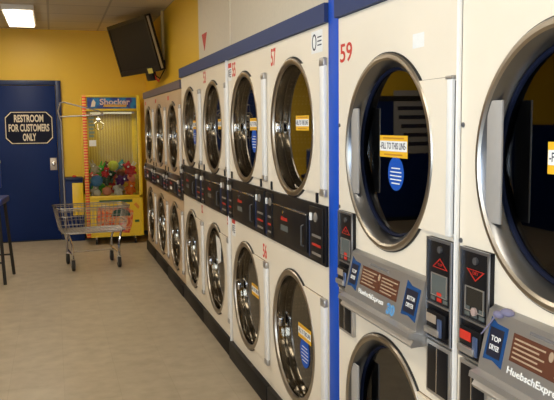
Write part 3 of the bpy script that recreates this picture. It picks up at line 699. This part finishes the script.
# px-sized positions measured on the machine front: (colour, x, z, y, size, kind, tilt)
T = [('light grey', .47, .70, 9.33, .85, 'bear', .2, 'light grey plush bear in the front left corner of the claw machine'),
 ('blue', .46, .93, 9.33, 1.05, 'ball', 0, 'blue plush ball against the left of the claw machine glass'),
 ('green', .60, .72, 9.34, 1.25, 'bear', -.3, 'bright green plush bear low at the front left of the pile'),
 ('green', .58, .84, 9.46, 1.0, 'bunny', .4, 'bright green long-eared plush behind the low green bear'),
 ('white', .56, .90, 9.34, .6, 'ball', 0, 'small white plush ball between the blue ball and the dark green bear'),
 ('yellow green', .65, 1.00, 9.36, .95, 'ball', 0, 'yellow-green plush ball near the top left of the pile'),
 ('pink', .73, .95, 9.37, .85, 'ball', 0, 'pink plush ball at the right of the yellow-green ball'),
 ('dark green', .70, .82, 9.34, 1.2, 'bear', .7, 'dark green plush bear in the middle of the pile'),
 ('purple', .80, .90, 9.36, .9, 'bear', 1.3, 'purple plush lying on its side across the middle of the pile'),
 ('light grey', .78, .70, 9.33, 1.1, 'bunny', .1, 'light grey plush bunny at the front centre of the pile'),
 ('white', .85, .76, 9.34, .8, 'bear', -.4, 'off-white plush bear beside the grey bunny'),
 ('orange', .95, .70, 9.34, 1.0, 'bear', .3, 'orange plush bear in the front right corner'),
 ('salmon', .96, .82, 9.38, .9, 'ball', 0, 'salmon plush ball behind the orange bear'),
 ('red', .94, .98, 9.38, 1.05, 'bear', -.5, 'red plush bear at the top right of the pile'),
 ('brown', .88, .90, 9.42, 1.0, 'bear', 1.0, 'brown plush bear lying below the red bear'),
 ('teal', .78, 1.02, 9.50, 1.0, 'bear', .9, 'teal plush bear at the back of the pile, top centre'),
 ('white', .88, 1.02, 9.48, .75, 'bunny', .6, 'off-white plush bunny at the back beside the red bear'),
 ('brown', .61, 1.05, 9.58, .75, 'bear', .2, 'small brown plush bear at the back left of the pile'),
 ('pink', .48, 1.02, 9.48, .8, 'bear', -.7, 'pink plush bear leaning at the back left'),
 ('red', .68, .70, 9.50, 1.0, 'ball', 0, 'red plush ball hidden low behind the dark green bear'),
 ('yellow', .87, .68, 9.50, 1.0, 'ball', 0, 'yellow plush ball low behind the off-white bear'),
 ('blue', .52, .72, 9.55, 1.1, 'ball', 0, 'blue plush ball low at the back left'),
 ('orange', .72, .88, 9.60, 1.2, 'ball', 0, 'orange plush ball at the back centre of the pile'),
 ('yellow', .92, .86, 9.62, 1.2, 'ball', 0, 'yellow plush ball at the back right of the pile'),
 ('salmon', .64, .66, 9.33, .8, 'ball', 0, 'salmon plush ball on the prize floor between two green bears'),
 ('yellow', .72, .68, 9.34, .8, 'bear', .5, 'yellow plush bear low at the front beside the grey bunny'),
 ('purple', .90, .68, 9.34, .8, 'ball', 0, 'purple plush ball low at the front near the orange bear'),
 ('light grey', .54, .98, 9.34, .8, 'bunny', -.4, 'light grey plush bunny above the blue ball'),
 ('brown', .82, .99, 9.36, .8, 'ball', 0, 'brown plush ball on top beside the pink ball'),
 ('red', .64, .90, 9.35, .7, 'bear', .3, 'small red plush bear under the yellow-green ball'),
 ('green', .50, .88, 9.62, 1.1, 'ball', 0, 'green plush ball at the back left corner')]
rr = [.078*q[4] for q in T]; pp = [Vector((q[1], q[3], q[2])) for q in T]
for it in range(400):
    for i in range(len(T)):
        for j in range(i):
            dv = pp[i]-pp[j]; dv2 = Vector((dv.x, dv.y*1.0+1e-4*(i-j), dv.z)); mind = (rr[i]+rr[j])*1.12
            if dv2.length < mind:
                mv = dv2.normalized()*(mind-dv2.length)*.5
                mv = Vector((mv.x*.6, mv.y*1.2, mv.z*.6)); pp[i] += mv; pp[j] -= mv
    for i in range(len(T)):
        p, r_ = pp[i], rr[i]*1.15
        p.x = min(max(p.x, .405+r_), 1.01-r_); p.y = min(max(p.y, 9.265+r_), 9.90-r_); p.z = max(p.z-.001, .603+r_)
for q, p in zip(T, pp): toy(q[0], p.x, p.z, p.y, q[4]*.95, *q[5:])

# ------------------------------------------------------------------ blue board and yellow box left of the claw machine
bb = empty('low_locker', (.22, FY-.13, 0), 0, 'low navy locker with a yellow front panel between the restroom door and claw machine', 'locker')
MB(FF).box((-.10, .0, -.11), (.122, .80, .10), .004).build('body', doorblue, bb)
MB(FF).box((-.104, .80, -.11), (.126, .835, .115), .004).build('lid', frameblue, bb)
MB(FF).box((-.015, .34, .10), (.122, .765, .108), .002).build('front_panel', clawyel, bb)
MB(FF).ell((.02, .848, .04), (.03, .016, .03)).build('red_knob', clawred, bb)

# ------------------------------------------------------------------ laundry cart
ca = math.atan2(.05, .45)
cart = empty('laundry_cart', (.354, 7.915, 0), ca, 'small chrome wire laundry cart with hanging rack in front of the claw machine', 'laundry cart')
bz0, bz1 = .395, .655
x0, x1, y0, y1 = -.375, .375, -.22, .24        # rim
tx = .05; ty = .03
def rimpts(z, k):
    a, b_, c, d_ = x0+tx*k, x1-tx*k, y0+ty*k, y1-ty*k; r = .05; out = []
    for cx, cy, a0 in ((b_-r, d_-r, 0), (a+r, d_-r, PI/2), (a+r, c+r, PI), (b_-r, c+r, 1.5*PI)):
        for i in range(5): out.append((cx+r*math.cos(a0+PI/8*i), cy+r*math.sin(a0+PI/8*i), z))
    return out
bk = MB()
for k, r in ((0, .007), (.33, .0035), (.66, .0035), (1, .005)): bk.tube(rimpts(bz1+(bz0-bz1)*k, k), r, 6, True)
bk.tube(rimpts(bz1-.02, .09), .004, 6, True)
n = 15
for i in range(n+1):
    f = i/n; xa = x0+.04+(x1-x0-.08)*f; xb = x0+tx+.04+(x1-x0-2*tx-.08)*f
    bk.tube([(xa, y0, bz1), (xb, y0+ty, bz0), (xb, y1-ty, bz0), (xa, y1, bz1)], .0028, 4)
n = 9
for i in range(n+1):
    f = i/n; ya = y0+.04+(y1-y0-.08)*f; yb_ = y0+ty+.03+(y1-y0-2*ty-.06)*f
    bk.tube([(x0, ya, bz1), (x0+tx, yb_, bz0), (x1-tx, yb_, bz0), (x1, ya, bz1)], .0028, 4)
bk.build('wire_basket', wiremat, cart, 60)
wheels = [(-.236, -.215), (.240, -.215), (-.236, .215), (.240, .215)]
for wx, wy in wheels:
    lg = MB().tube([(wx*1.18, wy*.85, bz0+.0), (wx*1.12, wy*.88, .36), (wx*1.02, wy*.98, .27), (wx, wy, .12)], .012, 8).build('leg', chrome, cart)
    c = MB().tube([(wx-.019, wy, .12), (wx-.019, wy+.008, .055)], .004, 6).tube([(wx+.019, wy, .12), (wx+.019, wy+.008, .055)], .004, 6).box((wx-.021, wy-.012, .118), (wx+.021, wy+.012, .126)).build('caster_fork', chrome, lg)
    W = MB(Matrix(((0, 0, 1, 0), (1, 0, 0, 0), (0, 1, 0, 0), (0, 0, 0, 1))))
    W.lathe([(.010, wx-.011), (.052, wx-.015), (.058, wx-.009), (.058, wx+.009), (.052, wx+.015), (.010, wx+.011)], wy+.008, .058, 24, True, True).build('wheel', rubber, lg)
fr = MB(); z = .165
fr.tube([(-.235, -.212, z), (-.235, .212, z)], .008, 8); fr.tube([(.23, -.212, z), (.23, .212, z)], .008, 8); fr.tube([(-.235, 0, z), (.23, 0, z)], .008, 8)
fr.tube([(-.26, -.185, bz0-.008), (.26, -.185, bz0-.008), (.26, .185, bz0-.008), (-.26, .185, bz0-.008)], .008, 8, True)
fr.build('under_frame', chrome, cart)
rk = MB()
rk.tube([(-.265, .03, .17), (-.27, .03, 1.55), (-.285, .03, 1.60)], .009, 8)
rk.tube([(-.285, .03, 1.60), (-.295, .03, 1.66), (-.27, .02, 1.745), (-.235, .0, 1.75), (-.02, -.04, 1.69), (.10, -.06, 1.66), (.15, -.05, 1.635), (.12, .0, 1.615), (-.285, .03, 1.60)], .008, 8)
rk.build('hanging_rack', wiremat, cart, 60)
MB().tube([(x0-.004, y0+.10, bz1+.005), (x0-.004, y1-.10, bz1+.005)], .012, 8).build('push_handle', blackm, cart)

# ------------------------------------------------------------------ blue stool chairs at the left edge
def stool(x, y, rz, label):
    s = empty('tall_folding_chair', (x, y, 0), rz, label, 'chair')
    bl = mat('blue_seat_plastic', (.005, .03, .20), .35)
    MB().box((-.23, -.235, .765), (.20, .235, .825), .012).build('seat', bl, s)
    for sy in (-1, 1):
        MB().tube([(.245, sy*.235, .012), (.165, sy*.19, .775)], .016, 8).build('leg', blackm, s)
        MB().tube([(-.265, sy*.235, .012), (-.18, sy*.19, .775), (-.20, sy*.19, 1.17)], .016, 8).build('leg', blackm, s)
    MB().tube([(-.242, -.225, .22), (-.242, .225, .22)], .009, 8).build('foot_rail', blackm, s); MB().tube([(.223, -.225, .22), (.223, .225, .22)], .009, 8).build('foot_rail', blackm, s)
    MB().box((-.214, -.235, .93), (-.186, .235, 1.17), .008).build('backrest', bl, s)
    MB().tube([(-.200, -.235, 1.178), (-.200, .235, 1.178)], .014, 8).build('top_rail', alu, s)
    return s
stool(-.70, 7.46, PI/2-.107, 'tall blue-seated chair with black legs at the left edge of the picture')

# ------------------------------------------------------------------ television
a = math.atan2(-1.1, .311)           # direction of its lower edge
P0 = Vector((.815, 8.9, 2.08)); tdir = Vector((.272, -.962, 0)); nrm = Vector((-.962, -.272, 0))
tilt = math.radians(16)
up = Vector((0, 0, 1))*math.cos(tilt) + nrm*math.sin(tilt); outn = tdir.cross(up)
TM = Matrix.Identity(4)
for r in range(3): TM[r][0] = tdir[r]; TM[r][1] = up[r]; TM[r][2] = outn[r]
tv = empty('television', P0, 0, 'black flat screen television tilted down, hung from the ceiling in the corner', 'television')
L, Ht = 1.14, .60
MB(TM).box((0, 0, -.07), (L, Ht, -.004), .010).build('housing', black, tv)
b = MB(TM); w = .04
b.box((0, 0, -.004), (L, w+.02, .006)); b.box((0, Ht-w, -.004), (L, Ht, .006)); b.box((0, w+.02, -.004), (w, Ht-w, .006)); b.box((L-w, w+.02, -.004), (L, Ht-w, .006)); b.build('bezel', black, tv)
MB(TM).box((w, w+.02, -.0035), (L-w, Ht-w, .0)).build('screen', mat('dark_screen', (.010, .009, .009), .55, spec=.2), tv, 0)
MB(TM).box((L+.0005, .02, -.035), (L+.004, Ht-.02, -.012)).build('side_trim', alu, tv, 0)
MB(TM).box((L*.72, -.012, .0062), (L*.83, .045, .009)).build('yellow_tag', mat('pale_yellow_tag', (.70, .60, .12), .5), tv, 0)
MB(TM).box((L*.60, -.095, -.05), (L*.76, -.002, -.01), .004).build('speaker_box', black, tv)
MB(TM).tube([(L*.80, -.002, -.03), (L*.80, -.05, -.03), (L*.87, -.085, -.03), (L*.95, -.04, -.03), (L*.99, .01, -.06), (L*1.0, .10, -.075)], .007, 6).build('cable', black, tv)
MB(TM).tube([(L*.78, -.002, -.045), (L*.76, -.08, -.04), (L*.80, -.115, -.04), (L*.84, -.09, -.04)], .008, 6).build('red_cable', clawred, tv)
mp = MB(TM).box((L*.40, .2, -.10), (L*.60, .45, -.07), .004).build('mount_plate', blackm, tv)
c0 = P0 + tdir*L*.5 + up*.32 + outn*-.10
MB().tube([(0, 0, 0), (.10, 0, .06), (.10, 0, H-c0.z+.0)], .02, 8).build('ceiling_arm', blackm, tv).location = c0-P0
# conduit beside the television
struct('trim_11', MB().tube([(UX-.022, 8.10, 2.20), (UX-.022, 8.10, H)], .018, 10).tube([(UX-.022, 8.10, 2.205), (UX, 8.10, 2.205)], .018, 10), mat('pale_yellow_pipe', (.72, .55, .22), .5))

# ------------------------------------------------------------------ poster and added washers for the doors to mirror
po = empty('rules_poster', (-3.15, FY-.030, 1.03), 0, 'grey poster with lines of dark writing on the blue panelling', 'poster')
MB(FF).box((-.42, 0, .0), (.42, .95, .006)).build('sheet', mat('grey_sheet', (.50, .48, .46), .6), po, 0)
t = MB(FF)
for k in range(6):
    w_ = (.30, .36, .34, .30, .26, .20)[k]; t.box((-w_, .82-.135*k-.03, .006), (w_, .82-.135*k+.03, .007))
t.build('writing', inkm, po, 0)

def washer(y, nm):  # unseen row added so the door collars reflect something dark
    o = empty('added_washer', (-2.30, y, 0), 0, 'added unseen navy front-load washer across the aisle, %s from the windows' % nm, 'washer', 'added unseen navy front-load washers across the aisle')
    MB().box((-.38, -.345, 0), (.38, .345, 1.18), .012).build('body', doorblue, o)
    E_ = Matrix(((0, 0, 1, .38), (1, 0, 0, 0), (0, 1, 0, 0), (0, 0, 0, 1)))
    d = MB(E_).lathe([(.24, 0), (.24, .03), (.19, .045), (.18, .02)], 0, .58, 40).build('door', steel, o)
    MB(E_).lathe([(.18, .012), (.18, .015)], 0, .58, 40, True, True).build('door_glass', darklcd, d)
    MB(E_).box((-.31, .93, 0), (.31, 1.13, .012), .004).build('control_panel', black, o)
for i, nm in enumerate(['first', 'second', 'third', 'fourth', 'fifth', 'sixth', 'seventh', 'eighth', 'ninth']): washer(-1.2+.72*i, nm)  # added unseen row, for dark reflections

# ------------------------------------------------------------------ ceiling lamps
lensm = mat('lamp_lens', (.9, .88, .8), .5, emit=(1, .88, .68), es=5)
k = 0
for x in (-2.6, -.30):
    for y in (-1.2, 1.3, 3.8, 6.3, 8.6):
        k += 1
        side = 'left' if x < -1 else 'right'
        nth = ['first', 'second', 'third', 'fourth', 'fifth'][[-1.2, 1.3, 3.8, 6.3, 8.6].index(y)]
        o = empty('ceiling_lamp', (x, y, H-.075), 0, 'white fluorescent ceiling lamp, %s from the windows in the %s row' % (nth, side), 'ceiling lamp', 'fluorescent ceiling lamps')
        MB().box((-.16, -.61, .02), (.16, .61, .075), .004).build('housing', white, o)
        MB().box((-.14, -.59, 0), (.14, .59, .02), .006).build('lens', lensm, o)
        ld = bpy.data.lights.new('tube_light', 'AREA'); ld.shape = 'RECTANGLE'; ld.size = .26; ld.size_y = 1.15; ld.energy = 11; ld.color = (1, .90, .73)
        lo = bpy.data.objects.new('tube_light', ld); COL.objects.link(lo); lo.parent = o; lo.location = (0, 0, -.006)
ld = bpy.data.lights.new('claw_tube_glow', 'AREA'); ld.shape = 'RECTANGLE'; ld.size = .5; ld.size_y = .4; ld.energy = 2.4; ld.color = (1, .88, .6)
lo = bpy.data.objects.new('claw_tube_glow', ld); COL.objects.link(lo); lo.parent = cl; lo.location = (0, .34, 1.62)

# daylight through the window behind the camera and the added left-wall one
w = bpy.data.worlds.new('World'); bpy.context.scene.world = w; w.use_nodes = True
nt = w.node_tree; bg = nt.nodes['Background']; bg.inputs[0].default_value = (.80, .90, 1.0, 1); bg.inputs[1].default_value = 14.0
for a, b_ in wins:
    ld = bpy.data.lights.new('window_daylight', 'AREA'); ld.shape = 'RECTANGLE'; ld.size = b_-a; ld.size_y = 1.9; ld.energy = 40; ld.color = (.82, .91, 1.0)
    ld.cycles.is_portal = True
    lo = bpy.data.objects.new('window_daylight', ld); COL.objects.link(lo); lo.location = ((a+b_)/2, BY-.12, 1.4); lo.rotation_euler = (PI/2, 0, 0)
ld = bpy.data.lights.new('window_daylight', 'AREA'); ld.shape = 'RECTANGLE'; ld.size = sw[3]-sw[2]; ld.size_y = sw[1]-sw[0]; ld.energy = 40  # daylight area for the added left-wall window
ld.cycles.is_portal = True
lo = bpy.data.objects.new('window_daylight', ld); COL.objects.link(lo); lo.location = (LX-.12, ym, (sw[2]+sw[3])/2); lo.rotation_euler = (0, -PI/2, 0)

# ------------------------------------------------------------------ camera
f = 720.0; th, ph, ro = map(math.radians, (17.1303, 6.0284, -.65))
cd = bpy.data.cameras.new('camera'); cd.sensor_width = 36; cd.lens = f/554*36; cd.clip_start = .05; cd.clip_end = 60
cam = bpy.data.objects.new('camera', cd); COL.objects.link(cam)
fw = Vector((math.sin(th)*math.cos(ph), math.cos(th)*math.cos(ph), -math.sin(ph)))
r = Vector((math.cos(th), -math.sin(th), 0)); u = r.cross(fw)
r2 = r*math.cos(ro)+u*math.sin(ro); u2 = -r*math.sin(ro)+u*math.cos(ro)
Mx = Matrix((( r2.x, u2.x, -fw.x, 0), (r2.y, u2.y, -fw.y, 0), (r2.z, u2.z, -fw.z, 1.5), (0, 0, 0, 1)))
cam.matrix_world = Mx
sc = bpy.context.scene; sc.camera = cam
sc.view_settings.view_transform = 'Standard'; sc.view_settings.look = 'None'; sc.view_settings.gamma = 1; sc.view_settings.use_curve_mapping = False
sc.view_settings.exposure = 0.08
